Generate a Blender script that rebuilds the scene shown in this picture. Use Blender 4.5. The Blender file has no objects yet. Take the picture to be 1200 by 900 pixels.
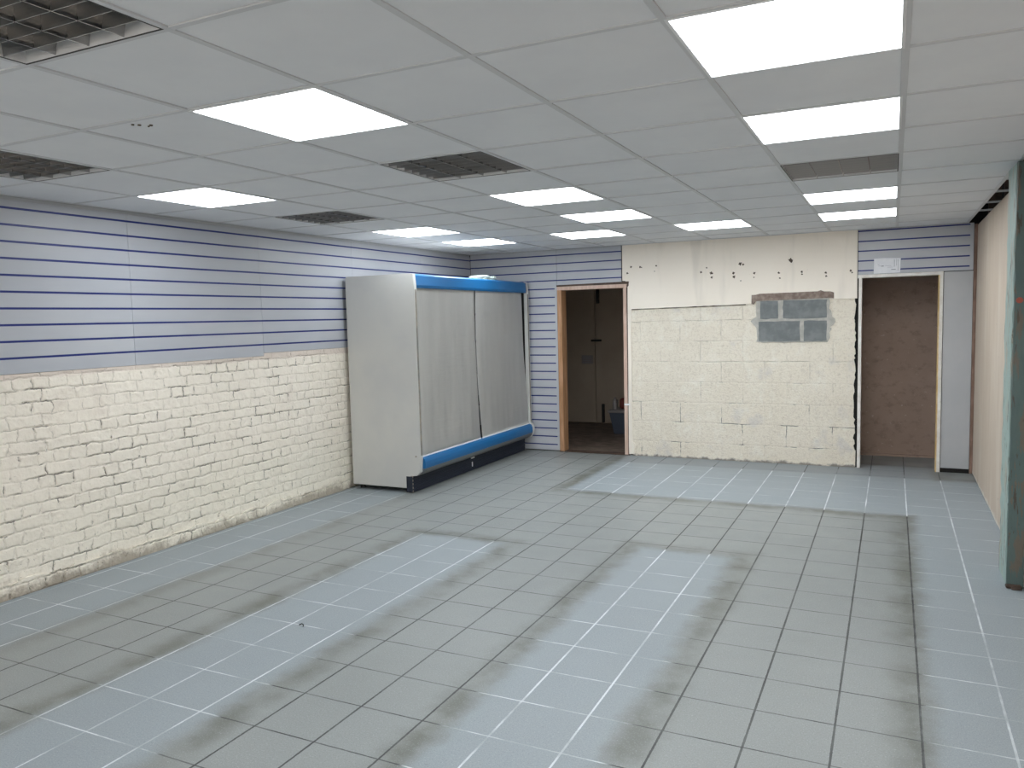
import bpy, bmesh, math, random
from mathutils import Matrix, Vector
random.seed(7)
S = bpy.context.scene
COL = S.collection

# ------------------------------------------------------------------ camera
def camera():
    f, yaw, pitch, roll = 920.335, -0.4520739, -0.0820577, -0.0247126
    fw = Vector((math.sin(yaw)*math.cos(pitch), math.cos(yaw)*math.cos(pitch), math.sin(pitch)))
    r = Vector((math.cos(yaw), -math.sin(yaw), 0)); u = r.cross(fw)
    r2 = r*math.cos(roll)+u*math.sin(roll); u2 = -r*math.sin(roll)+u*math.cos(roll)
    cd = bpy.data.cameras.new('camera'); cd.sensor_width = 36; cd.lens = f/1200*36; cd.clip_start = .05; cd.clip_end = 200
    c = bpy.data.objects.new('camera', cd); COL.objects.link(c)
    m = Matrix(((r2.x, u2.x, -fw.x), (r2.y, u2.y, -fw.y), (r2.z, u2.z, -fw.z))).to_4x4()
    m.translation = Vector((-0.02442, -2.18292, 1.59558))
    c.matrix_world = m; S.camera = c
camera()
# ------------------------------------------------------------------ world / exposure
PANEL_STRENGTH = 9.5
WORLD_STRENGTH = 3.0
EXPOSURE = 0.38
w = bpy.data.worlds.new('sky'); S.world = w; w.use_nodes = True
w.node_tree.nodes['Background'].inputs[0].default_value = (1.0, .94, .88, 1)
w.node_tree.nodes['Background'].inputs[1].default_value = WORLD_STRENGTH
S.view_settings.view_transform = 'Standard'; S.view_settings.look = 'None'
S.view_settings.gamma = 1; S.view_settings.use_curve_mapping = False; S.view_settings.exposure = EXPOSURE

# room constants (metres)
XL, XR, YB, YF, H = -4.76, 0.70, 6.467, -4.4, 2.40
GY = 0.6014     # ceiling module along y

# ------------------------------------------------------------------ node helpers
class G:
    """tiny wrapper to write node maths"""
    def __init__(s, mat): s.nt = mat.node_tree
    def n(s, t, **k):
        nd = s.nt.nodes.new(t)
        for a, b in k.items(): setattr(nd, a, b)
        return nd
    def lk(s, a, b):
        if isinstance(a, E_): a = a.s
        if hasattr(a, 'links') or isinstance(a, bpy.types.NodeSocket): s.nt.links.new(a, b)
        else: b.default_value = a
    def m(s, op, *a, clamp=False):
        nd = s.n('ShaderNodeMath', operation=op); nd.use_clamp = clamp
        for i, v in enumerate(a): s.lk(v, nd.inputs[i])
        return E_(s, nd.outputs[0])
    def pos(s, scale=(1, 1, 1), rot=(0, 0, 0), loc=(0, 0, 0)):
        tc = s.n('ShaderNodeTexCoord'); mp = s.n('ShaderNodeMapping')
        mp.inputs['Scale'].default_value = scale; mp.inputs['Rotation'].default_value = rot; mp.inputs['Location'].default_value = loc
        s.nt.links.new(tc.outputs['Object'], mp.inputs[0]); return mp.outputs[0]
    def xyz(s, v=None):
        sp = s.n('ShaderNodeSeparateXYZ'); s.nt.links.new(v or s.pos(), sp.inputs[0])
        return [E_(s, sp.outputs[i]) for i in range(3)]
    def comb(s, x, y, z):
        c = s.n('ShaderNodeCombineXYZ')
        for i, v in enumerate((x, y, z)): s.lk(v, c.inputs[i])
        return c.outputs[0]
    def noise(s, scale, detail=3, rough=.6, vec=None, stretch=(1, 1, 1)):
        nd = s.n('ShaderNodeTexNoise'); nd.inputs['Scale'].default_value = scale
        nd.inputs['Detail'].default_value = detail; nd.inputs['Roughness'].default_value = rough
        s.nt.links.new(vec or s.pos(stretch), nd.inputs['Vector']); return E_(s, nd.outputs['Fac'])
    def ss(s, a, lo, hi):
        nd = s.n('ShaderNodeMapRange', interpolation_type='SMOOTHSTEP')
        s.lk(a, nd.inputs[0]); nd.inputs[1].default_value = lo; nd.inputs[2].default_value = hi
        return E_(s, nd.outputs[0])
    def mix(s, f, a, b, bt='MIX'):
        nd = s.n('ShaderNodeMix', data_type='RGBA', blend_type=bt)
        s.lk(f, nd.inputs[0])
        for v, i in ((a, 6), (b, 7)):
            if isinstance(v, tuple): nd.inputs[i].default_value = (*v, 1)
            else: s.lk(v, nd.inputs[i])
        return nd.outputs[2]
    def bump(s, h, strength=.5, dist=.01, normal=None):
        b = s.n('ShaderNodeBump'); b.inputs['Strength'].default_value = strength; b.inputs['Distance'].default_value = dist
        s.lk(h, b.inputs['Height'])
        if normal is not None: s.nt.links.new(normal, b.inputs['Normal'])
        return b.outputs[0]
class E_:
    def __init__(s, g, so): s.g, s.s = g, so
    def __add__(s, o): return s.g.m('ADD', s, o)
    __radd__ = __add__
    def __mul__(s, o): return s.g.m('MULTIPLY', s, o)
    __rmul__ = __mul__
    def __sub__(s, o): return s.g.m('SUBTRACT', s, o)
    def __rsub__(s, o): return s.g.m('SUBTRACT', o, s)
    def __truediv__(s, o): return s.g.m('DIVIDE', s, o)
    def abs(s): return s.g.m('ABSOLUTE', s)
    def max(s, o): return s.g.m('MAXIMUM', s, o)
    def min(s, o): return s.g.m('MINIMUM', s, o)
    def floor(s): return s.g.m('FLOOR', s)

def mat(name, col=(.8, .8, .8), rough=.5, metal=0, emit=None, es=0, build=None):
    m = bpy.data.materials.new(name); m.use_nodes = True
    b = m.node_tree.nodes['Principled BSDF']
    b.inputs['Base Color'].default_value = (*col, 1); b.inputs['Roughness'].default_value = rough; b.inputs['Metallic'].default_value = metal
    if emit: b.inputs['Emission Color'].default_value = (*emit, 1); b.inputs['Emission Strength'].default_value = es
    if build:
        g = G(m); build(g, b)
    return m
def mottled(name, a, b_, rough=.5, scale=6, metal=0, bs=0, bscale=60, lo=.35, hi=.7, stretch=(1, 1, 1)):
    def f(g, b):
        g.lk(g.mix(g.ss(g.noise(scale, 4, .6, stretch=stretch), lo, hi), a, b_), b.inputs['Base Color'])
        if bs: g.lk(g.bump(g.noise(bscale, 3), bs, .003), b.inputs['Normal'])
    return mat(name, a, rough, metal, build=f)

# ---- floor tiles: clean lanes (where shelving stood) have white grout, walked lanes are dusty with dark grout
def floor_build(g, b):
    x, y, z = g.xyz()
    P, PY = .2995, .3015
    tx = (x - .095)/P; ty = (y - .975)/PY
    ix = g.m('ROUND', tx); iy = g.m('ROUND', ty)
    dx = (tx - ix).abs()*P; dy = (ty - iy).abs()*PY
    wob = (g.noise(9, 3) - .5)
    wob2 = (g.noise(2.2, 2) - .5)
    # lanes: cx, cy, hx, hy, shift
    lanes = [(-4.6, 0, .52, 30), (-2.86, -6.25, .36, 9), (-1.265, -6, .335, 9), (2.11, -1.0, 1.99, 7.05), (-1.19, 5.6, 1.57, 1.08)]
    D = None
    for cx, cy, hx, hy in lanes:
        d = ((x - cx).abs() - hx).max((y - cy).abs() - hy)
        D = d if D is None else D.min(d)
    Dn = D + wob*.09 + wob2*.10
    clean = 1 - g.ss(Dn, -.08, .06)
    cleanG = 1 - g.ss(D + wob*.05, -.03, .03)
    smear = g.ss(Dn, -.08, .05)*(1 - g.ss(Dn, .04, .19))
    nearR = g.ss(x, -4.3, -3.4)
    smear = smear*(.35 + nearR*.65)*(.30 + .70*g.ss(g.noise(3.1, 4), .36, .62))
    t = g.comb(g.m('FLOOR', tx), g.m('FLOOR', ty), 0)
    wn = g.n('ShaderNodeTexWhiteNoise', noise_dimensions='2D'); g.nt.links.new(t, wn.inputs['Vector'])
    tv = E_(g, wn.outputs['Value'])
    dusty = g.mix(g.noise(1.3, 4), (.235, .25, .24), (.30, .318, .308))
    cl = g.mix(g.noise(1.1, 3), (.268, .305, .325), (.312, .35, .368))
    base = g.mix(clean, dusty, cl)
    base = g.mix(smear*.85, base, (.115, .118, .095))
    base = g.mix(g.ss(tv, 0, 1)*.12, base, (.25, .27, .28))
    # fine speckle of the anti-slip tile and scuffs
    base = g.mix(g.ss(g.noise(170, 3, .8), .50, .66)*.42, base, (.12, .13, .135))
    base = g.mix(g.ss(g.noise(140, 3, .8, vec=g.pos(loc=(3, 3, 3))), .55, .68)*.30, base, (.58, .62, .64))
    base = g.mix(g.ss(g.noise(11, 6, .8), .60, .78)*.30, base, (.17, .18, .175))
    base = g.mix(g.ss(g.noise(14, 5, .7), .66, .72)*.25, base, (.16, .16, .15))
    # grout
    gw = .0044 + (g.noise(7, 2) - .5)*.003 + (g.noise(70, 2) - .5)*.004
    gx = 1 - g.ss(dx, 0, 1) * 0
    lx = g.m('LESS_THAN', dx, gw); ly = g.m('LESS_THAN', dy, gw*.75)
    fade = g.ss(g.noise(1.9, 4, .65), .34, .60)
    fadey = g.ss(g.noise(3.7, 4, .65, stretch=(.8, 1.4, 1)), .42, .62)
    gcol = g.mix(cleanG, (.022, .024, .025), (.66, .70, .72))
    gsoft = g.mix(cleanG, (.09, .095, .095), (.46, .50, .53))
    amt_x = lx*((1-cleanG)*(.72 + fade*.28) + cleanG*(.12 + fade*.88))
    amt_y = ly*((1-cleanG)*(.6 + fadey*.4) + cleanG*(.10 + fadey*.80))
    # the rows beyond the last clean strip, in the alcove, have dark grout
    alc = g.ss(y, 6.02, 6.07)
    gcol2 = g.mix(alc, gcol, (.03, .032, .033))
    base = g.mix(alc*.35, base, (.17, .17, .165))
    am = amt_x.max(amt_y)
    base = g.mix(am, base, gcol2)
    g.lk(base, b.inputs['Base Color'])
    hgt = (1 - lx.max(ly)*.9) + g.noise(260, 2)*.12
    g.lk(g.bump(hgt, .35, .002), b.inputs['Normal'])
    g.lk(.36 + clean*.10 + g.noise(5, 3)*.16, b.inputs['Roughness'])
M = {}
M['floor'] = mat('anti_slip_floor_tiles', build=floor_build)

def brick_build(g, b):
    x, y, z = g.xyz()
    n1 = g.noise(5.5, 3); n2 = g.noise(23, 3); n3 = g.noise(5.5, 3, vec=g.pos(loc=(3, 9, 4)))
    n4 = g.noise(14, 3, vec=g.pos(loc=(6, 2, 7)))
    u = y + (n1 - .5)*.07 + (n2 - .5)*.026 + (n4 - .5)*.030
    v = z + .003 + (n3 - .5)*.034 + (n2 - .5)*.022 + (n4 - .5)*.012
    bt = g.n('ShaderNodeTexBrick'); bt.offset = .5; bt.offset_frequency = 2; bt.squash = .5; bt.squash_frequency = 2
    g.nt.links.new(g.comb(u, v, 0), bt.inputs['Vector'])
    bt.inputs['Scale'].default_value = 1; bt.inputs['Brick Width'].default_value = .225; bt.inputs['Row Height'].default_value = .0775
    bt.inputs['Mortar Size'].default_value = .0042; bt.inputs['Mortar Smooth'].default_value = .7
    fac = E_(g, bt.outputs['Fac'])
    bt2 = g.n('ShaderNodeTexBrick'); bt2.offset = .5; bt2.offset_frequency = 2; bt2.squash = .5; bt2.squash_frequency = 2
    g.nt.links.new(g.comb(u, v, 0), bt2.inputs['Vector'])
    bt2.inputs['Scale'].default_value = 1; bt2.inputs['Brick Width'].default_value = .225; bt2.inputs['Row Height'].default_value = .0775
    bt2.inputs['Mortar Size'].default_value = .012; bt2.inputs['Mortar Smooth'].default_value = 1
    soft = E_(g, bt2.outputs['Fac'])
    col = g.mix(g.noise(1.4, 4), (.88, .80, .68), (.92, .855, .755))
    col = g.mix(g.ss(g.noise(3.3, 4, vec=g.pos(loc=(5, 1, 2))), .55, .75)*.35, col, (.70, .60, .52))
    crk = g.ss(g.noise(7.0, 3, .6, vec=g.pos((1, .55, 1.6), loc=(1, 4, 8))), .53, .60)
    col = g.mix(fac*(.04 + .60*g.ss(g.noise(6, 4, .7), .46, .60)), col, (.44, .38, .31))
    col = g.mix((fac*.85).min(1.0)*crk*g.ss(g.noise(13, 2), .40, .55), col, (.09, .065, .05))
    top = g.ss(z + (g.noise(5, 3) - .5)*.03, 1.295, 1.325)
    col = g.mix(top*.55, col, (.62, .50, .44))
    # damp, flaked foot of the wall
    foot = 1 - g.ss(z + (g.noise(6, 4, .7) - .5)*.30, .0, .09)
    col = g.mix(foot*.85, col, (.30, .235, .18))
    pit = g.ss(g.noise(38, 3, .75, vec=g.pos(loc=(2, 2, 2))), .665, .70)*(1 - g.ss(z, .15, .8)*.75)
    col = g.mix(pit, col, (.12, .09, .07))
    col = g.mix((1-g.ss(z, .2, .75))*.22*g.ss(y, -1.0, 2.5), col, (.78, .78, .62))
    g.lk(col, b.inputs['Base Color'])
    hgt = (1 - soft)*(.25 + .6*g.ss(g.noise(5, 3), .42, .62)) - soft*crk*.8 + g.noise(34, 4)*.45 + g.noise(12, 3)*1.2 - foot*.6
    g.lk(g.bump(hgt, .75, .010), b.inputs['Normal'])
    b.inputs['Roughness'].default_value = .62
M['brick'] = mat('cream_painted_brick', build=brick_build)

def block_build(g, b):
    x, y, z = g.xyz()
    n1 = g.noise(6, 3); n2 = g.noise(30, 3)
    u = x + .12 + (n1 - .5)*.02 + (n2 - .5)*.012; v = z + .045 + (n1 - .5)*.016 + (n2 - .5)*.008
    def bk(ms, sm):
        bt = g.n('ShaderNodeTexBrick'); bt.offset = .5; bt.squash = 1
        g.nt.links.new(g.comb(u, v, 0), bt.inputs['Vector'])
        bt.inputs['Scale'].default_value = 1; bt.inputs['Brick Width'].default_value = .45; bt.inputs['Row Height'].default_value = .225
        bt.inputs['Mortar Size'].default_value = ms; bt.inputs['Mortar Smooth'].default_value = sm
        return E_(g, bt.outputs['Fac'])
    fac = bk(.0045, .5); soft = bk(.016, 1)
    col = g.mix(g.noise(2, 4), (.83, .755, .625), (.95, .89, .77))
    col = g.mix(g.ss(g.noise(48, 5, .8), .51, .62)*.40, col, (.56, .485, .385))
    col = g.mix(g.ss(g.noise(6, 4, .7, stretch=(1, 1, .7)), .52, .70)*.45, col, (.98, .95, .85))
    col = g.mix(g.ss(g.noise(3.1, 3, vec=g.pos(loc=(4, 7, 1))), .60, .74)*.4, col, (.62, .60, .60))
    low = 1 - g.ss(z, .3, 1.0)
    crk = g.ss(g.noise(3.6, 4, .65, vec=g.pos(loc=(1, 2, 8))), .50, .60)
    col = g.mix(fac*.10*g.ss(g.noise(4, 3), .4, .6), col, (.45, .41, .34))
    col = g.mix(fac*crk*(.18 + low*.7), col, (.07, .06, .05))
    pit = g.ss(g.noise(95, 3, .8), .68, .74)
    col = g.mix(pit*.65, col, (.13, .12, .10))
    foot = 1 - g.ss(z + (g.noise(9, 4, .7) - .5)*.12, .0, .03)
    col = g.mix(foot*.8, col, (.14, .13, .12))
    g.lk(col, b.inputs['Base Color'])
    g.lk(g.bump((1-soft)*.28 + g.noise(55, 5, .8)*1.6 + g.noise(18, 3)*.5 - fac*crk, .9, .010), b.inputs['Normal'])
    b.inputs['Roughness'].default_value = .8
M['block'] = mat('cream_painted_blockwork', build=block_build)

def plaster_build(g, b):
    col = g.mix(g.noise(1.3, 4), (.85, .775, .67), (.91, .845, .755))
    col = g.mix(g.ss(g.noise(2.2, 3, stretch=(2.2, 1, .35)), .52, .72)*.35, col, (.60, .56, .49))
    col = g.mix(g.ss(g.noise(42, 3, .75), .70, .74)*.5, col, (.42, .33, .27))
    g.lk(col, b.inputs['Base Color']); b.inputs['Roughness'].default_value = .7
    g.lk(g.bump(g.noise(14, 4), .25, .006), b.inputs['Normal'])
M['plaster'] = mat('cream_painted_plaster', build=plaster_build)

def ply_build(g, b):
    x, y, z = g.xyz()
    gr = g.noise(3.2, 5, .7, stretch=(1, 3, .45))
    col = g.mix(gr, (.47, .375, .295), (.60, .51, .415))
    col = g.mix(g.ss(g.noise(2.2, 3, stretch=(1, 1.6, .3)), .45, .70)*.60, col, (.62, .55, .465))
    col = g.mix(g.ss(g.noise(9, 5, .75), .60, .74)*.35, col, (.36, .26, .20))
    col = g.mix(g.ss(g.noise(33, 2, .5), .74, .77), col, (.17, .10, .07))
    col = g.mix((1-g.ss(z + (g.noise(12, 3)-.5)*.12, .01, .05))*.8, col, (.70, .66, .60))
    g.lk(col, b.inputs['Base Color']); b.inputs['Roughness'].default_value = .7
    g.lk(g.bump(g.noise(8, 4, stretch=(1, 8, .5)), .2, .003), b.inputs['Normal'])
M['ply'] = mat('bare_pinkish_plywood', build=ply_build)
def alc_build(g, b):
    x, y, z = g.xyz()
    col = g.mix(g.noise(3, 5, .7), (.32, .225, .175), (.42, .31, .25))  # brown kept deep to stand in for dimness in the alcove
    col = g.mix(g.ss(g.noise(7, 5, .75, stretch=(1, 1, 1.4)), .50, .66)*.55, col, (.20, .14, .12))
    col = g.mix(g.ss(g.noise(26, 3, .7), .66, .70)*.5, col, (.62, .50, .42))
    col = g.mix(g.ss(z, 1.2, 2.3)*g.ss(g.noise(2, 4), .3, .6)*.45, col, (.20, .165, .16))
    g.lk(col, b.inputs['Base Color']); b.inputs['Roughness'].default_value = .75
M['alcove'] = mat('stained_dimmed_board', build=alc_build)
def teal(name, a, b_, flake):
    def f(g, b):
        st = (3, 3, .6)
        col = g.mix(g.noise(5, 5, .7, stretch=st), a, b_)
        col = g.mix(g.ss(g.noise(4.5, 5, .7, stretch=(4, 4, .7)), .535, .58)*.85, col, flake)
        col = g.mix(g.ss(g.noise(9, 4, .7, stretch=(3, 3, .5), vec=g.pos((3, 3, .5), loc=(2, 5, 1))), .58, .62)*.85, col, (.07, .05, .035))
        g.lk(col, b.inputs['Base Color']); b.inputs['Roughness'].default_value = .6
        g.lk(g.bump(g.noise(9, 5, .7, stretch=(4, 4, .7)), .6, .006), b.inputs['Normal'])
    return mat(name, a, build=f)
M['teal'] = teal('flaking_pale_teal_paint', (.25, .36, .345), (.40, .50, .46), (.40, .38, .31))
M['teal_shaded'] = teal('worn_shaded_teal_paint', (.055, .095, .095), (.12, .17, .16), (.15, .12, .09))  # worn teal again, with the shade of the post's near side in its colour
M['wood'] = mottled('bare_brown_door_wood', (.36, .19, .09), (.52, .30, .17), .5, 5, stretch=(6, 6, .6), bs=.2)
M['wood_pale'] = mottled('pinkish_primed_wood', (.55, .38, .30), (.66, .50, .42), .6, 6, stretch=(5, 5, .8))
M['wood_dark'] = mottled('dark_stained_wood', (.045, .028, .02), (.11, .07, .05), .7, 12)
M['jamb_white'] = mottled('chipped_white_gloss', (.78, .76, .72), (.66, .62, .57), .4, 14)
M['jamb_raw'] = mottled('raw_yellow_timber_edge', (.60, .40, .16), (.72, .55, .32), .6, 9)
M['brown_strip'] = mottled('brown_timber_strip', (.17, .10, .07), (.27, .17, .13), .6, 9, stretch=(3, 3, .7))
def lam_build(g, b):
    col = g.mix(g.ss(g.noise(1.2, 4, stretch=(1, .5, 2)), .35, .7), (.435, .45, .49), (.50, .51, .54))
    g.lk(col, b.inputs['Base Color'])
    g.lk(.30 + g.noise(4, 4, stretch=(1, 1, 3))*.22, b.inputs['Roughness'])
M['laminate'] = mat('pale_grey_laminate', build=lam_build)
M['laminate_plain'] = mottled('plain_pale_laminate', (.42, .43, .445), (.46, .465, .475), .38, 2)
M['navy'] = mat('navy_blue_plastic_insert', (.008, .020, .165), .4)
M['tile'] = mottled('white_ceiling_tile', (.75, .765, .80), (.78, .795, .825), .85, 3, bs=.15, bscale=220)
M['grid'] = mat('grey_painted_grid_bar', (.60, .61, .635), .5)
M['shadow_gap'] = mat('dark_shadow_gap_paint', (.05, .05, .055), .9)
M['void'] = mat('black_void_lining', (.012, .011, .01), .95)
M['white_metal'] = mat('white_enamelled_metal', (.78, .79, .81), .35)
M['alu'] = mat('brushed_aluminium', (.46, .46, .465), .16, 1)
M['alu_matt'] = mat('satin_aluminium_blade', (.36, .365, .37), .28, .9)
M['tube'] = mat('unlit_fluorescent_tube', (.80, .78, .74), .25)
M['led'] = mat('led_panel_diffuser', (.9, .92, .95), .5, emit=(.90, .955, 1.0), es=PANEL_STRENGTH)
M['fridge_white'] = mottled('off_white_fridge_enamel', (.60, .598, .57), (.545, .55, .54), .38, 1.6)
M['fridge_blue'] = mat('bright_blue_fridge_trim', (.002, .115, .31), .42)
M['fridge_grey'] = mat('grey_bumper_plastic', (.13, .135, .14), .45)
M['fridge_navy'] = mat('dark_navy_kick_plate', (.005, .010, .024), .6)
M['black'] = mat('black_interior', (.01, .01, .01), .6)
M['rubber'] = mat('black_rubber', (.02, .02, .02), .8)
def blind_build(g, b):
    col = g.mix(g.ss(g.noise(3, 4, stretch=(1, 3, .4)), .35, .7), (.80, .79, .76), (.84, .83, .80))
    g.lk(col, b.inputs['Base Color']); b.inputs['Metallic'].default_value = .30; b.inputs['Roughness'].default_value = .36
    h = g.noise(1.3, 2, .5, stretch=(1, 2.4, .7))*3.5 + g.noise(8, 3, .5, stretch=(1, 1, .5))*.35 + g.noise(4, 4, .6, stretch=(1, .6, 6))*.45
    g.lk(g.bump(h, .55, .012), b.inputs['Normal'])
M['blind'] = mat('silver_night_blind_film', build=blind_build)
M['edge_rust'] = mottled('dirty_rubber_edge', (.16, .155, .145), (.28, .24, .19), .6, 12)
M['grey_block'] = mottled('bare_grey_concrete_block', (.155, .17, .175), (.22, .235, .235), .9, 9, bs=.9, bscale=90)
M['mortar'] = mottled('pale_grey_mortar', (.40, .39, .355), (.52, .50, .46), .9, 14, bs=.8, bscale=70)
M['broken_brick'] = mottled('broken_brown_brick_edge', (.19, .14, .115), (.33, .27, .23), .9, 16, bs=.9, bscale=50)
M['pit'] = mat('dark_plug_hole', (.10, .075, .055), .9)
M['paper'] = mottled('white_paper', (.74, .75, .79), (.80, .81, .84), .6, 14)
M['ink'] = mat('grey_ink', (.28, .29, .33), .7)
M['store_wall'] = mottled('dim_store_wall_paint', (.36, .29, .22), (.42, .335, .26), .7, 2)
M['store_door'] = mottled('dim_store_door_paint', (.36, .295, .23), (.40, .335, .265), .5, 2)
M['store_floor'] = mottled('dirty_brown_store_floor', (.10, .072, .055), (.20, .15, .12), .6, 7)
M['crate'] = mat('blue_grey_translucent_plastic', (.06, .075, .105), .4)
M['crate_rim'] = mat('pale_plastic_rim', (.25, .23, .23), .4)
M['red'] = mat('dark_red_plastic', (.13, .018, .014), .5)
M['render'] = mottled('front_wall_paint', (.60, .58, .55), (.66, .64, .60), .7, 2)
M['concrete'] = mottled('pavement_concrete', (.55, .53, .50), (.62, .60, .57), .9, 3)
M['glue'] = mottled('pale_green_plastic', (.42, .52, .48), (.62, .66, .60), .3, 40)
def glass_build(g, b):
    b.inputs['Transmission Weight'].default_value = 1; b.inputs['IOR'].default_value = 1.1
M['glass'] = mat('shop_window_glass', (1, 1, 1), .0, build=glass_build)

# ------------------------------------------------------------------ mesh helpers
def nb(): return bmesh.new()
def bx(bm, x0, x1, y0, y1, z0, z1, bev=0, seg=1):
    vs = [bm.verts.new((x, y, z)) for x in (x0, x1) for y in (y0, y1) for z in (z0, z1)]
    f = [(0, 1, 3, 2), (4, 6, 7, 5), (0, 4, 5, 1), (2, 3, 7, 6), (0, 2, 6, 4), (1, 5, 7, 3)]
    fs = [bm.faces.new([vs[i] for i in q]) for q in f]
    if bev:
        es = list({e for F in fs for e in F.edges})
        bmesh.ops.bevel(bm, geom=es, offset=bev, segments=seg, affect='EDGES', profile=.5)
    return bm
def prism(bm, pts, axis, a, b):
    """polygon pts extruded along axis between a and b (works for concave outlines)"""
    def p(u, v, t):
        return {'x': (t, u, v), 'y': (u, t, v), 'z': (u, v, t)}[axis]
    A = [bm.verts.new(p(u, v, a)) for u, v in pts]; B = [bm.verts.new(p(u, v, b)) for u, v in pts]
    n = len(pts)
    bm.faces.new(A); bm.faces.new(B[::-1])
    for i in range(n): bm.faces.new((A[i], B[i], B[(i+1) % n], A[(i+1) % n]))
    return bm
def cyl(bm, p, r, h, axis='z', seg=20, r2=None):
    m = {'z': Matrix.Identity(4), 'y': Matrix.Rotation(-math.pi/2, 4, 'X'), 'x': Matrix.Rotation(math.pi/2, 4, 'Y')}[axis]
    d = {'z': Vector((0, 0, h/2)), 'y': Vector((0, h/2, 0)), 'x': Vector((h/2, 0, 0))}[axis]
    bmesh.ops.create_cone(bm, cap_ends=True, segments=seg, radius1=r, radius2=r if r2 is None else r2, depth=h,
                          matrix=Matrix.Translation(Vector(p)+d) @ m)
    return bm
def tube(bm, pts, r, seg=8):
    rings = []
    for i, p in enumerate(pts):
        p = Vector(p); t = (Vector(pts[min(i+1, len(pts)-1)]) - Vector(pts[max(i-1, 0)])).normalized()
        a = t.orthogonal().normalized() if i == 0 else (a - t*a.dot(t)).normalized()
        b = t.cross(a)
        rings.append([bm.verts.new(p + (a*math.cos(k*2*math.pi/seg) + b*math.sin(k*2*math.pi/seg))*r) for k in range(seg)])
    for q in range(len(rings)-1):
        for k in range(seg): bm.faces.new((rings[q][k], rings[q][(k+1) % seg], rings[q+1][(k+1) % seg], rings[q+1][k]))
    bm.faces.new(rings[0][::-1]); bm.faces.new(rings[-1]); return bm
def obj(name, bm, m, parent=None, smooth=False, label=None, base=None):
    bmesh.ops.recalc_face_normals(bm, faces=bm.faces)
    me = bpy.data.meshes.new(name)
    if base: bmesh.ops.translate(bm, verts=bm.verts, vec=-Vector(base))
    bm.to_mesh(me); bm.free()
    me.materials.append(m if not isinstance(m, str) else M[m])
    if smooth:
        for p in me.polygons: p.use_smooth = True
    o = bpy.data.objects.new(name, me); COL.objects.link(o)
    if base: o.location = base
    if parent is not None: o.parent = parent
    if label: o['label'] = label
    return o
def struct(name, bm=None, m=None, parent=None):
    if bm is None:
        o = bpy.data.objects.new(name, None); COL.objects.link(o)
    else: o = obj(name, bm, m, parent)
    if parent is None: o['kind'] = 'structure'
    return o
def tag(o, label, cat, group=None):
    o['label'] = label; o['category'] = cat
    if group: o['group'] = group
    return o
def thing(name, label, cat, loc=(0, 0, 0), group=None):
    o = bpy.data.objects.new(name, None); COL.objects.link(o); o.location = loc; o.empty_display_size = .1
    return tag(o, label, cat, group)
def dup(root, loc, label=None):
    r = root.copy(); COL.objects.link(r); r.location = loc
    if label: r['label'] = label
    for ch in list(root.children):
        c = ch.copy(); COL.objects.link(c); c.parent = r
        for gch in ch.children:
            d = gch.copy(); COL.objects.link(d); d.parent = c
    return r

# ------------------------------------------------------------------ floor
bm = nb(); bx(bm, XL-.02, XR+.3, YF, 6.60, -.10, 0); struct('floor', bm, 'floor')
# alcove floor continues past the doorway
bm = nb(); bx(bm, -.55, XR+.3, 6.60, 7.32, -.10, 0); struct('floor_alcove', bm, 'floor')
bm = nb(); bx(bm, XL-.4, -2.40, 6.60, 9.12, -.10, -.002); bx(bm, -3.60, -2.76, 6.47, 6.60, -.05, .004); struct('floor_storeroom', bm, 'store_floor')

# ------------------------------------------------------------------ ceiling: tiles in one mesh with holes for fittings, grid bars as a child
LED = [(-1, 0), (-1, 2), (-1, 6), (-1, 8), (-3, 8), (-4, 0), (-4, 4), (-4, 6), (-5, 8), (-7, 2), (-7, 6), (-7, 8),
       (-1, -2), (-4, -4), (-1, -5), (-7, -4)]  # this row: unseen panels out of view, added to light the room
LOUV = [(-4, -2), (-7, 0), (-4, 2), (-7, 4), (-1, 4), (-7, -2)]
bm = nb(); xi = list(range(-8, 2)); J0, J1 = -8, 11
def cell(i, j):
    return max(XL, .6*i), min(.612, .6*(i+1)), max(YF, GY*j), min(YB, GY*(j+1))
for i in range(-8, 2):
    for j in range(J0, J1):
        x0, x1, y0, y1 = cell(i, j)
        if x1 - x0 < .03 or y1 - y0 < .02 or (i, j) in LED or (i, j) in LOUV: continue
        dz = random.uniform(-.0012, .0012)
        bx(bm, x0+.002, x1-.002, y0+.002, y1-.002, H+.004+dz, H+.02)
ceil = struct('ceiling', bm, 'tile')
bm = nb()
for i in range(-7, 2):
    bx(bm, .6*i-.0115, .6*i+.0115, YF, YB, H-.001, H+.006, .001)
for j in range(J0+1, J1):
    if YF < GY*j < YB: bx(bm, XL, .612, GY*j-.0105, GY*j+.0105, H-.0004, H+.005, .001)
bx(bm, XL, XL+.018, YF, YB, H-.001, H+.004); bx(bm, XL, .61, YB-.016, YB, H-.0014, H+.004)
obj('grid_bars', bm, 'grid', ceil)
bm = nb()
for sx, sy, r in ((-2.752, .045, .006), (-2.735, .062, .007), (-2.700, .088, .007), (-2.722, .095, .004)):
    bm = nb(); cyl(bm, (sx, sy, H+.0005), r, .004, seg=12); obj('drill_hole', bm, 'pit', ceil)
# roof void: dark slab above
bm = nb(); bx(bm, XL-.3, XR+.4, YF-.1, YB+.1, H+.40, H+.5); struct('ceiling_slab', bm, 'void')

# ------------------------------------------------------------------ walls
# left: painted brick below, batten wall behind the slat panels above
bm = nb(); bx(bm, XL-.22, XL, YF, 2.829, 0, 1.340); bx(bm, XL-.22, XL, 2.829, YB, 0, 1.364)
wl = struct('wall_left', bm, 'brick')
bm = nb(); bx(bm, XL-.22, XL-.03, YF, YB, 1.366, H+.4); struct('wall_left_upper', bm, 'shadow_gap')
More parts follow.
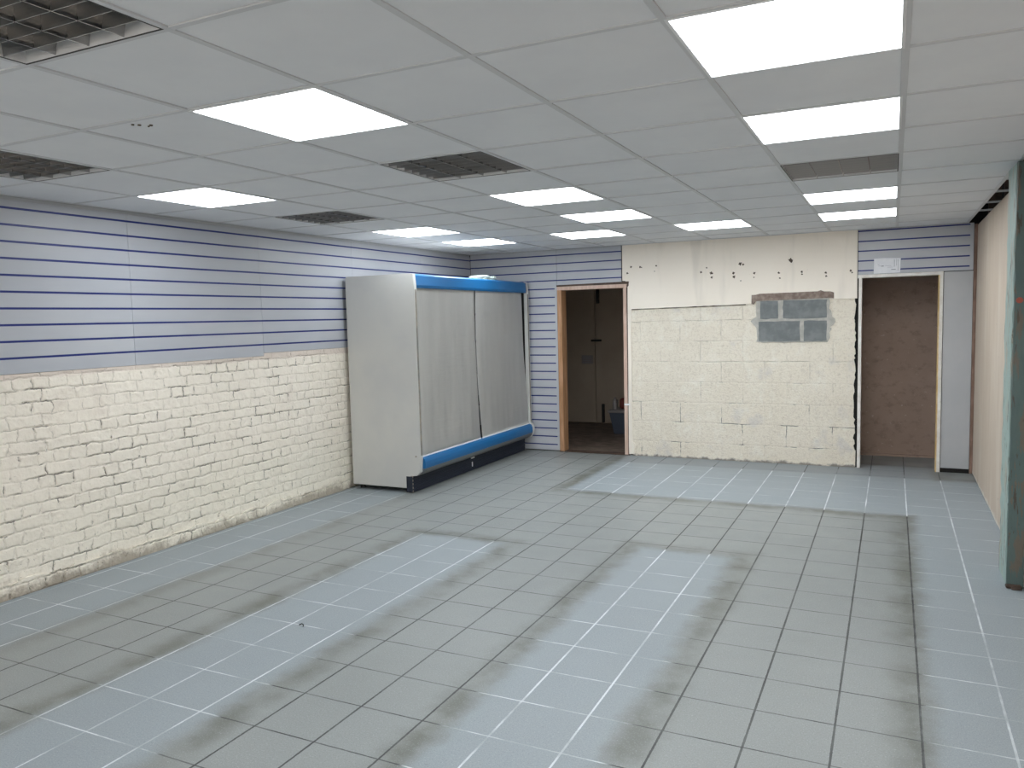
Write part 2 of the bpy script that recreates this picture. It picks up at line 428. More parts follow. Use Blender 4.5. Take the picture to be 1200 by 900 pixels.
# irregular foot course of exposed brick, standing slightly proud
bm = nb()
y = -3.0
pts = []
while y < 3.9:
    pts.append((y, .085 + random.uniform(-.022, .022))); y += random.uniform(.04, .11)
prism(bm, [(-3.0, 0)] + pts + [(3.89, 0)], 'x', XL-.01, XL+.010)
obj('foot_course', bm, 'brick', wl)
# front (behind the camera): shop window wall
bm = nb()
bx(bm, XL-.22, -4.3, YF-.2, YF, 0, H+.4); bx(bm, .35, XR+.3, YF-.2, YF, 0, H+.4)
bx(bm, -4.3, .35, YF-.2, YF, 0, .45); bx(bm, -4.3, .35, YF-.2, YF, 2.2, H+.4)
struct('wall_front', bm, 'render')
wn_ = struct('window_1')
bm = nb()
for xx in (-4.3, -2.78, -1.22, .29): bx(bm, xx, xx+.06, YF-.13, YF-.07, .45, 2.2, .004)
bx(bm, -4.3, .35, YF-.13, YF-.07, .45, .51, .004); bx(bm, -4.3, .35, YF-.13, YF-.07, 2.14, 2.2, .004)
obj('window_frame', bm, 'white_metal', wn_)
for a in (-4.24, -2.72, -1.16):
    bm = nb(); bx(bm, a+.001, a+1.45, YF-.104, YF-.098, .511, 2.139); obj('pane', bm, 'glass', wn_)
bm = nb(); bx(bm, -14, 10, YF-14, YF-.2, -.2, -.02); struct('ground_outside', bm, 'concrete')
# right: dark stud wall behind the plywood
bm = nb(); bx(bm, .86, 1.0, YF, 7.32, 0, H+.5); wr = struct('wall_right', bm, 'void')
bm = nb()
for yy in (-2.0, -.8, .4, 1.6, 2.8, 4.0, 5.2, 6.38): bx(bm, .76, .86, yy, yy+.05, 0, H+.38)
bx(bm, .76, .86, YF, YB, H+.02, H+.07)
obj('stud', bm, 'wood_dark', wr)
bm = nb()
for yy in (3.72, 4.32, 4.95, 5.5): bx(bm, .60, .86, yy, yy+.022, H-.001, H+.012)
obj('hanger_bar', bm, 'grid', wr, label='pale metal ceiling hanger bar bridging the dark gap')

# back wall
wb = struct('wall_back')
# core (behind slat panels and plaster)
bm = nb()
bx(bm, XL-.2, -3.60, YB+.03, YB+.13, 0, H+.4)
bx(bm, -3.60, -2.765, YB+.03, YB+.13, 1.975, H+.4)
bx(bm, -2.70, XR+.2, YB+.03, YB+.13, 1.95, H+.4)
bx(bm, .41, XR+.2, YB+.03, YB+.13, 0, 1.95)
bx(bm, -2.765, -2.70, YB+.03, YB+.13, 0, H+.4)
bx(bm, -.40, -.335, YB+.03, YB+.13, 0, 1.95)
obj('core', bm, 'void', wb)
# blockwork with a ragged right edge
bm = nb()
edge = [(-.352, 0), (-.350, .17)]; z = .18
while z < 1.76:
    edge.append((-.368 + random.uniform(-.008, .012), z)); z += random.uniform(.015, .05)
prism(bm, [(-2.70, 0)] + edge + [(-.365, 1.76), (-2.70, 1.74)], 'y', YB, YB+.13)
obj('blockwork', bm, 'block', wb)
# plaster field above, ragged bottom edge and a notch for the blocked opening; narrow return down the left
bm = nb()
out = [(-2.795, 2.399), (-.350, 2.399), (-.350, 1.722)]
x = -.36
while x > -.56: out.append((x, 1.720 + random.uniform(-.003, .003))); x -= random.uniform(.03, .07)
out += [(-.567, 1.722), (-.567, 1.782), (-.60, 1.795), (-.68, 1.805), (-.72, 1.800), (-1.30, 1.795), (-1.335, 1.788), (-1.376, 1.783), (-1.370, 1.70)]
x = -1.41
while x > -2.68: out.append((x, 1.676 + (x+2.68)*.014 + random.uniform(-.004, .004))); x -= random.uniform(.04, .10)
out += [(-2.697, 1.668), (-2.700, .16), (-2.672, .14), (-2.676, .02), (-2.74, .015), (-2.742, .10), (-2.735, 1.97), (-2.765, 2.00), (-2.795, 2.0)]
prism(bm, out, 'y', YB-.012, YB+.03)
obj('plaster', bm, 'plaster', wb)
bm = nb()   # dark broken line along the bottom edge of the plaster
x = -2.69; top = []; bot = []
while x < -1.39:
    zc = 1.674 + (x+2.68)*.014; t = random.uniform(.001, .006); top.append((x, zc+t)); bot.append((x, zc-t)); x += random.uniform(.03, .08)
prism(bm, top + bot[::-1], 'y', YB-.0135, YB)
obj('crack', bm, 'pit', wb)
for hx, hz, r in ((-2.690, 2.152, .008), (-2.585, 2.146, .008), (-2.570, 2.140, .005), (-2.402, 2.150, .007), (-2.735, 2.083, .008), (-1.905, 2.055, .008),
                  (-1.845, 2.100, .006), (-1.795, 2.040, .012), (-1.79, 1.995, .009), (-1.56, 2.03, .010), (-1.556, 1.99, .011), (-1.49, 2.125, .013), (-1.46, 2.115, .008),
                  (-1.345, 2.02, .009), (-1.35, 1.975, .005), (-1.485, 1.945, .005), (-1.10, 2.01, .008), (-1.09, 1.955, .006), (-.985, 2.135, .014), (-.975, 2.12, .009),
                  (-.875, 2.01, .008), (-.872, 1.985, .006), (-.645, 1.99, .008), (-.64, 1.955, .007), (-.41, 2.00, .008), (-.398, 1.98, .006), (-2.42, 2.44-.35, .004)):
    bm = nb(); n = 9; ph = random.random()*6; r *= 1.35
    prism(bm, [(hx + r*(1+.35*math.sin(3*k+ph))*math.cos(k*2*math.pi/n), hz + r*(1+.35*math.cos(2*k+ph))*math.sin(k*2*math.pi/n)) for k in range(n)], 'y', YB-.0128, YB-.006)
    obj('plug_hole', bm, 'pit', wb)

# blocked-up opening (grey blocks in rough mortar)
pt = thing('blocked_opening', 'rough infill of bare grey concrete blocks and mortar in cream wall', 'masonry patch', (-.96, YB-.02, 1.29))
def rel(bm, root): bmesh.ops.translate(bm, verts=bm.verts, vec=-root.location); return bm
bm = nb()
mo = [(-1.325, 1.735), (-1.33, 1.66), (-1.325, 1.56), (-1.35, 1.545), (-1.385, 1.515), (-1.365, 1.485), (-1.34, 1.46), (-1.325, 1.44), (-1.315, 1.33), (-1.325, 1.295),
      (-1.25, 1.285), (-1.15, 1.290), (-1.05, 1.282), (-.95, 1.290), (-.85, 1.284), (-.75, 1.290), (-.625, 1.285), (-.60, 1.33), (-.605, 1.38), (-.585, 1.42), (-.60, 1.44),
      (-.57, 1.46), (-.55, 1.49), (-.555, 1.52), (-.58, 1.545), (-.59, 1.60), (-.61, 1.63), (-.60, 1.69), (-.61, 1.735)]
prism(bm, mo, 'y', YB-.008, YB+.01); obj('mortar', rel(bm, pt), 'mortar', pt)
bm = nb()
prism(bm, [(-1.374, 1.79), (-1.376, 1.70), (-1.352, 1.69), (-1.335, 1.725), (-.62, 1.735), (-.565, 1.728), (-.565, 1.788), (-.60, 1.80), (-.66, 1.802), (-.69, 1.815), (-.72, 1.805), (-1.29, 1.80), (-1.335, 1.79)], 'y', YB-.0145, YB+.012)
obj('broken_brick', rel(bm, pt), 'broken_brick', pt)
for x0, x1, z0, z1 in ((-1.285, -1.108, 1.533, 1.722), (-1.058, -.632, 1.533, 1.722), (-1.302, -.890, 1.298, 1.508), (-.850, -.632, 1.298, 1.508)):
    bm = nb(); n = []
    for (a, b_), (c, d) in zip([(x0, z0), (x1, z0), (x1, z1), (x0, z1)], [(x1, z0), (x1, z1), (x0, z1), (x0, z0)]):
        for k in range(5):
            t = k/5; n.append((a+(c-a)*t + random.uniform(-.004, .004), b_+(d-b_)*t + random.uniform(-.004, .004)))
    prism(bm, n, 'y', YB-.013, YB+.012); obj('concrete_block', rel(bm, pt), 'grey_block', pt)

# ------------------------------------------------------------------ slat wall panels
def slat_panel(label, axis, a0, a1, z0, z1, grooves, face, group, gap_end=0):
    """axis 'y': panel on the left wall (face x); axis 'x': panel on the back wall (face y)"""
    loc = (face, a0, z0) if axis == 'y' else (a0, face, z0)
    t = thing('slatwall_panel', label, 'wall panel', loc, group)
    g = .0066
    edges = [z0] + sorted(q for q in grooves if z0 < q < z1) + [z1]
    bm = nb(); T, back = .018, .026
    def slab(bm, s0, s1, za, zb, d0, d1, bev=0):
        if axis == 'y': bx(bm, face-d1, face-d0, s0, s1, za, zb, bev)
        else: bx(bm, s0, s1, face+d0, face+d1, za, zb, bev)
    for k in range(len(edges)-1):
        za = edges[k] + (g if k else 0); zb = edges[k+1] - (g if k < len(edges)-2 else 0)
        slab(bm, a0+.0008, a1-.0008, za, zb, 0, T, .0012)
    slab(bm, a0+.0008, a1-.0008, z0+.002, z1-.002, T-.001, back)
    ztop = z1 if gap_end > .0285 else 1.985
    if gap_end: slab(bm, a1-gap_end, a1-.0008, z0+.001, ztop-.001, .0002, T)
    bmesh.ops.translate(bm, verts=bm.verts, vec=-Vector(loc)); obj('board', bm, 'laminate', t)
    for q in edges[1:-1]:
        bm = nb(); ge = gap_end if q < ztop else 0; slab(bm, a0+.001, a1-.001-ge, q-g+.0001, q+g-.0001, .0008, T-.001)
        bmesh.ops.translate(bm, verts=bm.verts, vec=-Vector(loc)); obj('groove_strip', bm, 'navy', t)
    return t
gl = [2.33 - .0993*k for k in range(10)]
gL = 'slatwall panels along the left wall'
FX = XL
yj = [-4.38, -3.40, -2.15, -.90, .345, 1.588, 2.830]
labs = ['pale slatwall panel at the street end of the left wall', 'pale slatwall panel next to the street end panel on the left wall',
        'pale slatwall panel on left wall left of the picture edge', 'pale slatwall panel cut by the left edge of the photo',
        'first full pale slatwall panel on left wall from the photo edge, over white brick', 'pale slatwall panel in the middle of the left wall, level bottom edge with its neighbour']
for k in range(6):
    slat_panel(labs[k], 'y', yj[k], yj[k+1], 1.342, 2.376, gl, FX, gL)
slat_panel('pale slatwall panel stepping up slightly at its bottom edge, left of the white fridge', 'y', 2.830, 4.075, 1.366, 2.376, gl, FX, gL)
slat_panel('pale slatwall panel on left wall behind and above the fridge', 'y', 4.075, 5.32, 1.366, 2.376, gl, FX, gL)
slat_panel('pale slatwall panel in the far corner of the left wall', 'y', 5.32, YB-.001, 1.366, 2.376, gl, FX, gL)
bm = nb(); bx(bm, XL-.012, XL-.001, YF+.02, YB-.01, 2.377, H-.002, .001); struct('trim_1', bm, 'laminate_plain')
gb = [2.335 - .0980*k for k in range(24)]
gB = 'slatwall panels on the back wall'
slat_panel('tall pale slatwall panel from floor to ceiling between fridge and brown doorway', 'x', XL+.002, -3.605, .012, 2.397, gb, YB, gB, gap_end=.028)
slat_panel('short pale slatwall panel above the brown framed doorway', 'x', -3.603, -2.81, 1.985, 2.397, gb, YB, gB)
slat_panel('short pale slatwall panel above the right doorway with paper taped on it', 'x', -.345, .655, 1.955, 2.397, [2.384, 2.283, 2.187, 2.090, 1.994], YB, gB, gap_end=.03)
bm = nb(); bx(bm, .412, .656, YB-.002, YB+.016, .045, 1.948, .0015)
bm2 = bm; o = obj('laminate_panel', bm2, 'laminate_plain', base=(.534, YB, .045)); tag(o, 'plain pale grey laminate panel right of the empty doorway', 'wall panel')
bm = nb(); bx(bm, .412, .66, YB+.012, YB+.03, 0, .06); struct('panel_gap_shade', bm, 'void')  # black strip standing in for the shade in the gap under the panel
bm = nb(); bx(bm, .658, .684, YB-.012, YB+.03, .005, 2.385, .002); struct('trim_3', bm, 'brown_strip')

# paper notice
t = thing('paper_notice', 'white sheet of paper taped over slatwall above the right doorway', 'notice', (-.08, YB-.004, 2.032))
bm = nb()
prism(bm, [(-.202, 1.958), (.034, 1.960), (.038, 2.100), (-.12, 2.108), (-.200, 2.106)], 'y', YB-.005, YB-.0035); obj('sheet', rel(bm, t), 'paper', t)
bm = nb()
for a, b_, c, d in ((-.135, -.112, 2.026, 2.034), (-.165, -.150, 2.044, 2.047), (-.10, -.045, 2.030, 2.032), (-.045, -.005, 1.990, 1.997), (-.020, -.016, 2.02, 2.09), (.000, .003, 2.03, 2.095), (.014, .017, 1.98, 2.09), (-.08, -.03, 2.015, 2.017), (-.16, -.14, 2.03, 2.032)):
    bx(bm, a, b_, YB-.0056, YB-.0049, c, d)
obj('scribble', rel(bm, t), 'ink', t)

# ------------------------------------------------------------------ doorways
d1 = struct('door_1')
bm = nb(); bx(bm, -3.602, -3.545, YB-.010, YB+.135, .004, 1.975, .003); obj('jamb', bm, 'wood', d1)
bm = nb(); bx(bm, -2.792, -2.750, YB-.010, YB+.135, .004, 1.955, .003); obj('jamb', bm, 'wood_pale', d1)
bm = nb(); bx(bm, -3.602, -2.745, YB-.012, YB+.135, 1.922, 1.966, .003); obj('head', bm, 'wood_pale', d1)
bm = nb(); prism(bm, [(-3.606, 1.966), (-2.74, 1.964), (-2.735, 1.93), (-2.722, 1.945), (-2.718, 1.992), (-3.606, 1.984)], 'y', YB-.013, YB+.03)
e2 = [(-2.750, 0), (-2.750, 1.965)]; z = 1.93
while z > .02: e2.append((-2.735 + random.uniform(-.004, .007), z)); z -= random.uniform(.04, .12)
e2.append((-2.730, 0)); prism(bm, e2, 'y', YB-.009, YB+.02)
obj('frame_gap_shade', bm, 'wood_dark', d1)  # dark strips standing in for the shade of open gaps round the frame
bm = nb(); bx(bm, -2.79, -2.722, YB-.014, YB-.010, .58, .60, .001); obj('strike_plate', bm, 'white_metal', d1)
bm = nb(); bx(bm, -3.602, -2.75, YB-.02, YB+.13, .001, .008, .002); obj('threshold', bm, 'wood_dark', d1)
d2 = struct('door_2')
bm = nb(); bx(bm, -.336, -.306, YB-.016, YB+.13, .002, 1.930, .002); obj('jamb', bm, 'jamb_white', d2)
bm = nb(); bx(bm, .368, .378, YB-.013, YB+.13, .002, 1.922); obj('jamb_edge', bm, 'jamb_raw', d2)
bm = nb(); bx(bm, .378, .408, YB-.014, YB+.13, .002, 1.950, .002); obj('jamb', bm, 'jamb_white', d2)
bm = nb(); bx(bm, -.345, .408, YB-.015, YB+.13, 1.921, 1.953, .002); obj('head', bm, 'jamb_white', d2)
# alcove
bm = nb()
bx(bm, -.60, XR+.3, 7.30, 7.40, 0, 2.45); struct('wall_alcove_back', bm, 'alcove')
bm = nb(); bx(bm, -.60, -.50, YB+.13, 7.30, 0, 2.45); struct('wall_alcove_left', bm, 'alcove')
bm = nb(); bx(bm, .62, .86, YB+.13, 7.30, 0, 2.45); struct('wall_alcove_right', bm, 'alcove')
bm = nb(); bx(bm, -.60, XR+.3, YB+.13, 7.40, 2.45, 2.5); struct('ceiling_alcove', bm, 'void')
bm = nb()
prism(bm, [(-.5, 7.28), (-.3, 7.262), (-.1, 7.27), (.1, 7.255), (.3, 7.27), (.62, 7.26), (.62, 7.30), (-.5, 7.30)], 'z', 0, .022); struct('trim_4', bm, 'alcove')
# storeroom behind door 1
SX0, SX1, SY = -5.0, -2.55, 9.0
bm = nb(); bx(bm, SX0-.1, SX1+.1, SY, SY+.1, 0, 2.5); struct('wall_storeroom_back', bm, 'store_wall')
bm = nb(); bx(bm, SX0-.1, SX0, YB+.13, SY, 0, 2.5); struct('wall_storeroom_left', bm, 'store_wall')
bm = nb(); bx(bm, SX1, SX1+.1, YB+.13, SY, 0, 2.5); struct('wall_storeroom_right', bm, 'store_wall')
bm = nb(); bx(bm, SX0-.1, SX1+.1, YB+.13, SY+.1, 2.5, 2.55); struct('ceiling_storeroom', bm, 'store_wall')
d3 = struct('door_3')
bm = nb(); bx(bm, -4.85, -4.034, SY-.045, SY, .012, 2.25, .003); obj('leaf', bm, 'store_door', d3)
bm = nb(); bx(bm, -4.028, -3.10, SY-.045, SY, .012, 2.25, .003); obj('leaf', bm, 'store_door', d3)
bm = nb(); bx(bm, -4.00, -3.955, SY-.075, SY-.045, 1.80, 2.16, .004); obj('bolt', bm, 'black', d3)
bm = nb(); bx(bm, -4.09, -3.93, SY-.075, SY-.045, 1.235, 1.265, .004); obj('bolt', bm, 'black', d3)
bm = nb(); bx(bm, -3.935, -3.895, SY-.075, SY-.045, .02, .30, .004); obj('bolt', bm, 'black', d3)
t = thing('door_notice', 'small pale printed notice on dim storeroom door', 'notice', (-4.16, SY-.05, .90))
bm = nb(); bx(bm, -.09, .09, -.002, .004, 0, .13); obj('card', bm, 'crate_rim', t)
bm = nb()
for k in range(4): bx(bm, -.07, .05, -.003, -.002, .02+.028*k, .028+.028*k)
obj('text_line', bm, 'ink', t)
# storage tub with red items
t = thing('storage_tub', 'blue grey plastic storage tub on storeroom floor by the doorway', 'tub', (-3.275, 8.25, -.002))
bm = nb()
vs = [[bm.verts.new((sx*a, sy*b_, z)) for sx, sy in ((-1, -1), (1, -1), (1, 1), (-1, 1))] for a, b_, z in ((.17, .22, 0), (.22, .27, .30), (.205, .255, .30), (.16, .21, .02))]
for q in range(3):
    for k in range(4): bm.faces.new((vs[q][k], vs[q][(k+1) % 4], vs[q+1][(k+1) % 4], vs[q+1][k]))
bm.faces.new(vs[0]); bm.faces.new(vs[3]); obj('body', bm, 'crate', t)
bm = nb(); bx(bm, -.24, .24, -.29, .29, .295, .33, .01, 2); obj('lid', bm, 'crate_rim', t)
bm = nb(); bx(bm, -.15, .12, -.14, .10, 0, .15, .04, 3); o = obj('red_bag', bm, 'red', base=None); o.location = (-3.25, 8.25, .329); tag(o, 'dark red lumpy bag lying on the lid of storage tub', 'bag')
bm = nb(); cyl(bm, (0, 0, 0), .035, .13, seg=16); cyl(bm, (0, 0, .13), .018, .03, seg=12); o = obj('small_bottle', bm, 'crate_rim'); o.location = (-3.455, 8.12, .329); tag(o, 'small pale bottle beside the red bag on storage tub', 'bottle')

# ------------------------------------------------------------------ right wall: plywood sheets and timber post
def ply_sheet(label, x, y0, y1, z1):
    bm = nb()
    n = 24; bot = [(y0+(y1-y0)*k/n, .004 + random.uniform(0, .012)) for k in range(n+1)]
    prism(bm, bot + [(y1, z1), (y0, z1+.01)], 'x', 0, .018)
    o = obj('plywood_sheet', bm, 'ply'); o.location = (x, 0, 0)
    return tag(o, label, 'plywood board', 'plywood boarding on the right wall')
ply_sheet('bare pinkish plywood sheet on right wall between the post and back corner', .684, 3.30, YB-.013, 2.375)
ply_sheet('bare pinkish plywood sheet on the near side of green timber post, at right photo edge', .664, -1.2, 2.972, 2.385)
ply_sheet('bare pinkish plywood sheet on right wall behind the camera position', .660, YF+.01, -1.205, 2.385)
t = thing('timber_post', 'old timber post with flaking teal paint against the right wall', 'post', (.62, 3.15, 0))
bm = nb()
def wavy(x, y, seg=34, a=.004):
    return [(x + random.uniform(-a, a), y + random.uniform(-a, a), H*.996*k/seg) for k in range(seg+1)]
cs = [wavy(.580, 3.02), wavy(.580, 3.33), wavy(.660, 3.33), wavy(.660, 3.02)]
L = [[bm.verts.new(p) for p in c] for c in cs]
for c in range(4):
    for k in range(len(L[0])-1): bm.faces.new((L[c][k], L[(c+1) % 4][k], L[(c+1) % 4][k+1], L[c][k+1]))
bm.faces.new([L[c][0] for c in range(4)]); bm.faces.new([L[c][-1] for c in range(4)][::-1])
obj('post', rel(bm, t), 'teal', t)
bm = nb(); cs = [wavy(.582, 2.980, a=.003), wavy(.582, 3.004, a=.002), wavy(.660, 3.004, a=.002), wavy(.660, 2.980, a=.003)]
L = [[bm.verts.new(p) for p in c] for c in cs]
for c in range(4):
    for k in range(len(L[0])-1): bm.faces.new((L[c][k], L[(c+1) % 4][k], L[(c+1) % 4][k+1], L[c][k+1]))
bm.faces.new([L[c][0] for c in range(4)]); bm.faces.new([L[c][-1] for c in range(4)][::-1])
ob = nb(); bx(ob, .590, .655, 3.004, 3.030, .0, 2.385); obj('joint', rel(ob, t), 'wood_dark', t)
obj('shaded_side', rel(bm, t), 'teal_shaded', t, label='near side of the post, shade put into its darker teal')
bm = nb(); cyl(bm, (.606, 2.970, 1.632), .017, .010, 'y', 10); obj('paint_splash', rel(bm, t), mat('red_oxide_paint', (.35, .08, .05), .6), t)
bm = nb(); bx(bm, .575, .655, 2.95, 2.992, 0, .02, .006); bx(bm, .60, .65, 2.93, 2.96, 0, .012, .004); obj('rotten_foot', rel(bm, t), 'wood_dark', t)

# ------------------------------------------------------------------ fridge (open multideck cabinet with night blinds)
FY0, FY1 = 3.90, 6.40
fr = thing('display_fridge', 'large white display fridge with blue trim and silver blinds pulled down', 'fridge', (-4.33, 5.15, 0))
side = [(-4.715, .045), (-4.04, .045), (-4.04, .165), (-3.985, .168), (-3.945, .205), (-3.938, .34), (-3.945, 1.90), (-3.955, 2.03), (-3.985, 2.036), (-4.70, 2.036), (-4.715, 2.02)]
for y0, y1 in ((FY0, FY0+.045), (FY1-.045, FY1)):
    bm = nb(); prism(bm, side, 'y', y0, y1)
    bmesh.ops.bevel(bm, geom=[e for e in bm.edges if abs(e.verts[0].co.y - e.verts[1].co.y) < 1e-5], offset=.003, segments=2, affect='EDGES')
    o = obj('side_panel', rel(bm, fr), 'fridge_white', fr)
    if y0 == FY0:
        bm = nb(); cyl(bm, (-3.985, y0-.003, .35), .008, .004, 'y', 10); obj('screw_cap', rel(bm, fr), 'edge_rust', o)
    bm = nb(); yy = y0+.012 if y0 == FY0 else y0+.006
    prism(bm, [(-3.950, .36), (-3.9345, .36), (-3.9415, 1.89), (-3.955, 1.89)], 'y', yy, yy+.022)
    obj('edge_seal', rel(bm, fr), 'edge_rust', o)
bm = nb(); bx(bm, -4.71, -4.66, FY0+.045, FY1-.045, .06, 2.03); obj('back_panel', rel(bm, fr), 'fridge_white', fr)
bm = nb(); bx(bm, -4.66, -4.02, FY0+.045, FY1-.045, 1.955, 2.03, .004); obj('top_panel', rel(bm, fr), 'fridge_white', fr)
bm = nb(); bx(bm, -4.66, -4.05, FY0+.045, FY1-.045, .17, .30, .004); obj('well', rel(bm, fr), 'black', fr)
for zz in (.65, 1.0, 1.35, 1.65):
    bm = nb(); bx(bm, -4.66, -4.16, FY0+.05, FY1-.05, zz, zz+.02); obj('shelf', rel(bm, fr), 'black', fr)
bm = nb()
prism(bm, [(-4.02, 2.02), (-4.02, 1.915), (-3.975, 1.903), (-3.957, 1.905), (-3.950, 1.93), (-3.958, 2.018), (-3.985, 2.034), (-4.02, 2.034)], 'y', FY0+.046, FY1-.055)
obj('fascia', rel(bm, fr), 'fridge_blue', fr, label='bright blue top fascia')
bm = nb(); prism(bm, [(-4.0, 2.02), (-4.0, 1.91), (-3.965, 1.90), (-3.950, 1.905), (-3.944, 1.93), (-3.952, 2.02), (-3.985, 2.034)], 'y', FY1-.055, FY1-.045); obj('fascia_cap', rel(bm, fr), 'crate_rim', fr)
# bumper
blue = [(-3.985, .340), (-3.945, .338), (-3.925, .322), (-3.914, .295), (-3.912, .262), (-3.918, .232), (-3.97, .232)]
grey = [(-3.97, .2315), (-3.918, .2315), (-3.928, .205), (-3.950, .180), (-3.985, .164), (-4.045, .160), (-4.045, .19)]
bm = nb(); prism(bm, blue, 'y', FY0+.046, FY1-.035); obj('bumper_rail', rel(bm, fr), 'fridge_blue', fr, label='blue bumper rail')
bm = nb(); prism(bm, grey, 'y', FY0+.046, FY1-.035); obj('bumper_underside', rel(bm, fr), 'fridge_grey', fr, label='grey curved underside of the bumper')
bm = nb(); prism(bm, [(-3.99, .345), (-3.94, .345), (-3.915, .325), (-3.905, .29), (-3.905, .245), (-3.922, .20), (-3.945, .175), (-3.99, .160)], 'y', FY1-.035, FY1+.004); obj('bumper_cap', rel(bm, fr), 'fridge_white', fr)
# kick plate
bm = nb(); bx(bm, -4.10, -4.030, FY0-.004, FY1-.02, .008, .158, .003)
for k in range(4): bx(bm, -4.032, -4.025, FY0-.004, FY1-.02, .030+.034*k, .044+.034*k, .002)
obj('kick_plate', rel(bm, fr), 'fridge_navy', fr, label='dark navy kick plate')
bm = nb(); bx(bm, -4.03, -4.016, 5.015, 5.085, .135, .150, .003); bx(bm, -4.025, -4.018, 5.03, 5.045, .05, .10, .002); obj('drain_clip', rel(bm, fr), 'white_metal', fr)
bm = nb()
for yy in (FY0+.004, FY1-.02): bx(bm, -4.052, -4.028, yy-.006, yy+.004, .006, .165, .002)
obj('kick_bracket', rel(bm, fr), 'edge_rust', fr)
for xx in (-4.65, -4.12):
    for yy in (FY0+.07, FY1-.07):
        bm = nb(); cyl(bm, (xx, yy, 0), .022, .05, seg=14); bx(bm, xx-.018, xx+.018, yy-.018, yy+.018, .045, .062); obj('foot', rel(bm, fr), 'rubber', fr)
bm = nb(); bx(bm, -4.70, -4.05, FY0+.046, FY1-.046, .062, .169); obj('base_tray', rel(bm, fr), 'black', fr)
# blinds: rolled film with soft folds, bottom bar hooked on the bumper
def blind(y0t, y1t, y0b, y1b, ph):
    bm = nb(); NU, NV = 60, 44; V = []
    for j in range(NV+1):
        v = j/NV; z = 1.905 + (.345-1.905)*v
        row = []
        for i in range(NU+1):
            u = i/NU; a = y0t + (y0b-y0t)*v**1.3; b_ = y1t + (y1b-y1t)*v
            yv = a + (b_-a)*u
            env = .35 + .65*math.sin(math.pi*min(v, 1))
            fold = .0030*math.sin(yv*23+ph+v*1.2)*v**1.5 + .0016*math.sin(yv*47+ph*2+v*2.5)*v*v + .0040*math.sin(yv*7+v*6+ph)*env
            edge = .016*math.exp(-((u)/.05)**2)*math.sin(math.pi*v)**.8 + .008*math.exp(-((1-u)/.05)**2)*math.sin(math.pi*v)
            x = -3.968 + .016*v + fold*.7 - edge*.8 - .008*math.sin(math.pi*v)
            row.append(bm.verts.new((x, yv, z)))
        V.append(row)
    for j in range(NV):
        for i in range(NU): bm.faces.new((V[j][i], V[j][i+1], V[j+1][i+1], V[j+1][i]))
    bmesh.ops.solidify(bm, geom=bm.faces[:], thickness=.0012)
    o = obj('night_blind', rel(bm, fr), 'blind', fr, smooth=True)
    bm = nb(); bx(bm, -3.958, -3.946, y0b+.003, y1b-.003, .334, .349, .003); obj('bottom_bar', rel(bm, fr), 'white_metal', o)
blind(FY0+.048, 5.088, FY0+.052, 5.118, .4)
blind(5.108, 6.245, 5.150, 6.352, 2.1)
bm = nb(); bx(bm, -4.60, -3.985, FY1-.052, FY1-.0455, .30, 1.95); obj('gap_shade', rel(bm, fr), 'black', fr)  # black sheet standing in for the shade beside the blind edge
# unidentified pale clutter on top, shaped as loops
t = thing('clutter_lump', 'small lump of pale greenish clutter lying on top of the fridge', 'clutter', (-4.10, 5.55, 2.036))
bm = nb()
for k, (dx, dy, r, tl) in enumerate(((0, -.16, .07, .006), (.02, -.03, .06, .010), (0, .12, .075, .004))):
    tube(bm, [(dx + r*math.cos(a*math.pi/8), dy + r*1.2*math.sin(a*math.pi/8), .018 + tl*(1+math.cos(a*math.pi/8+k))*.9) for a in range(17)], .014)
obj('loop', bm, 'glue', t, smooth=True)
bm = nb(); bx(bm, -.02, .03, .20, .25, .001, .055, .008, 2); obj('clutter_block', bm, 'glue', t)

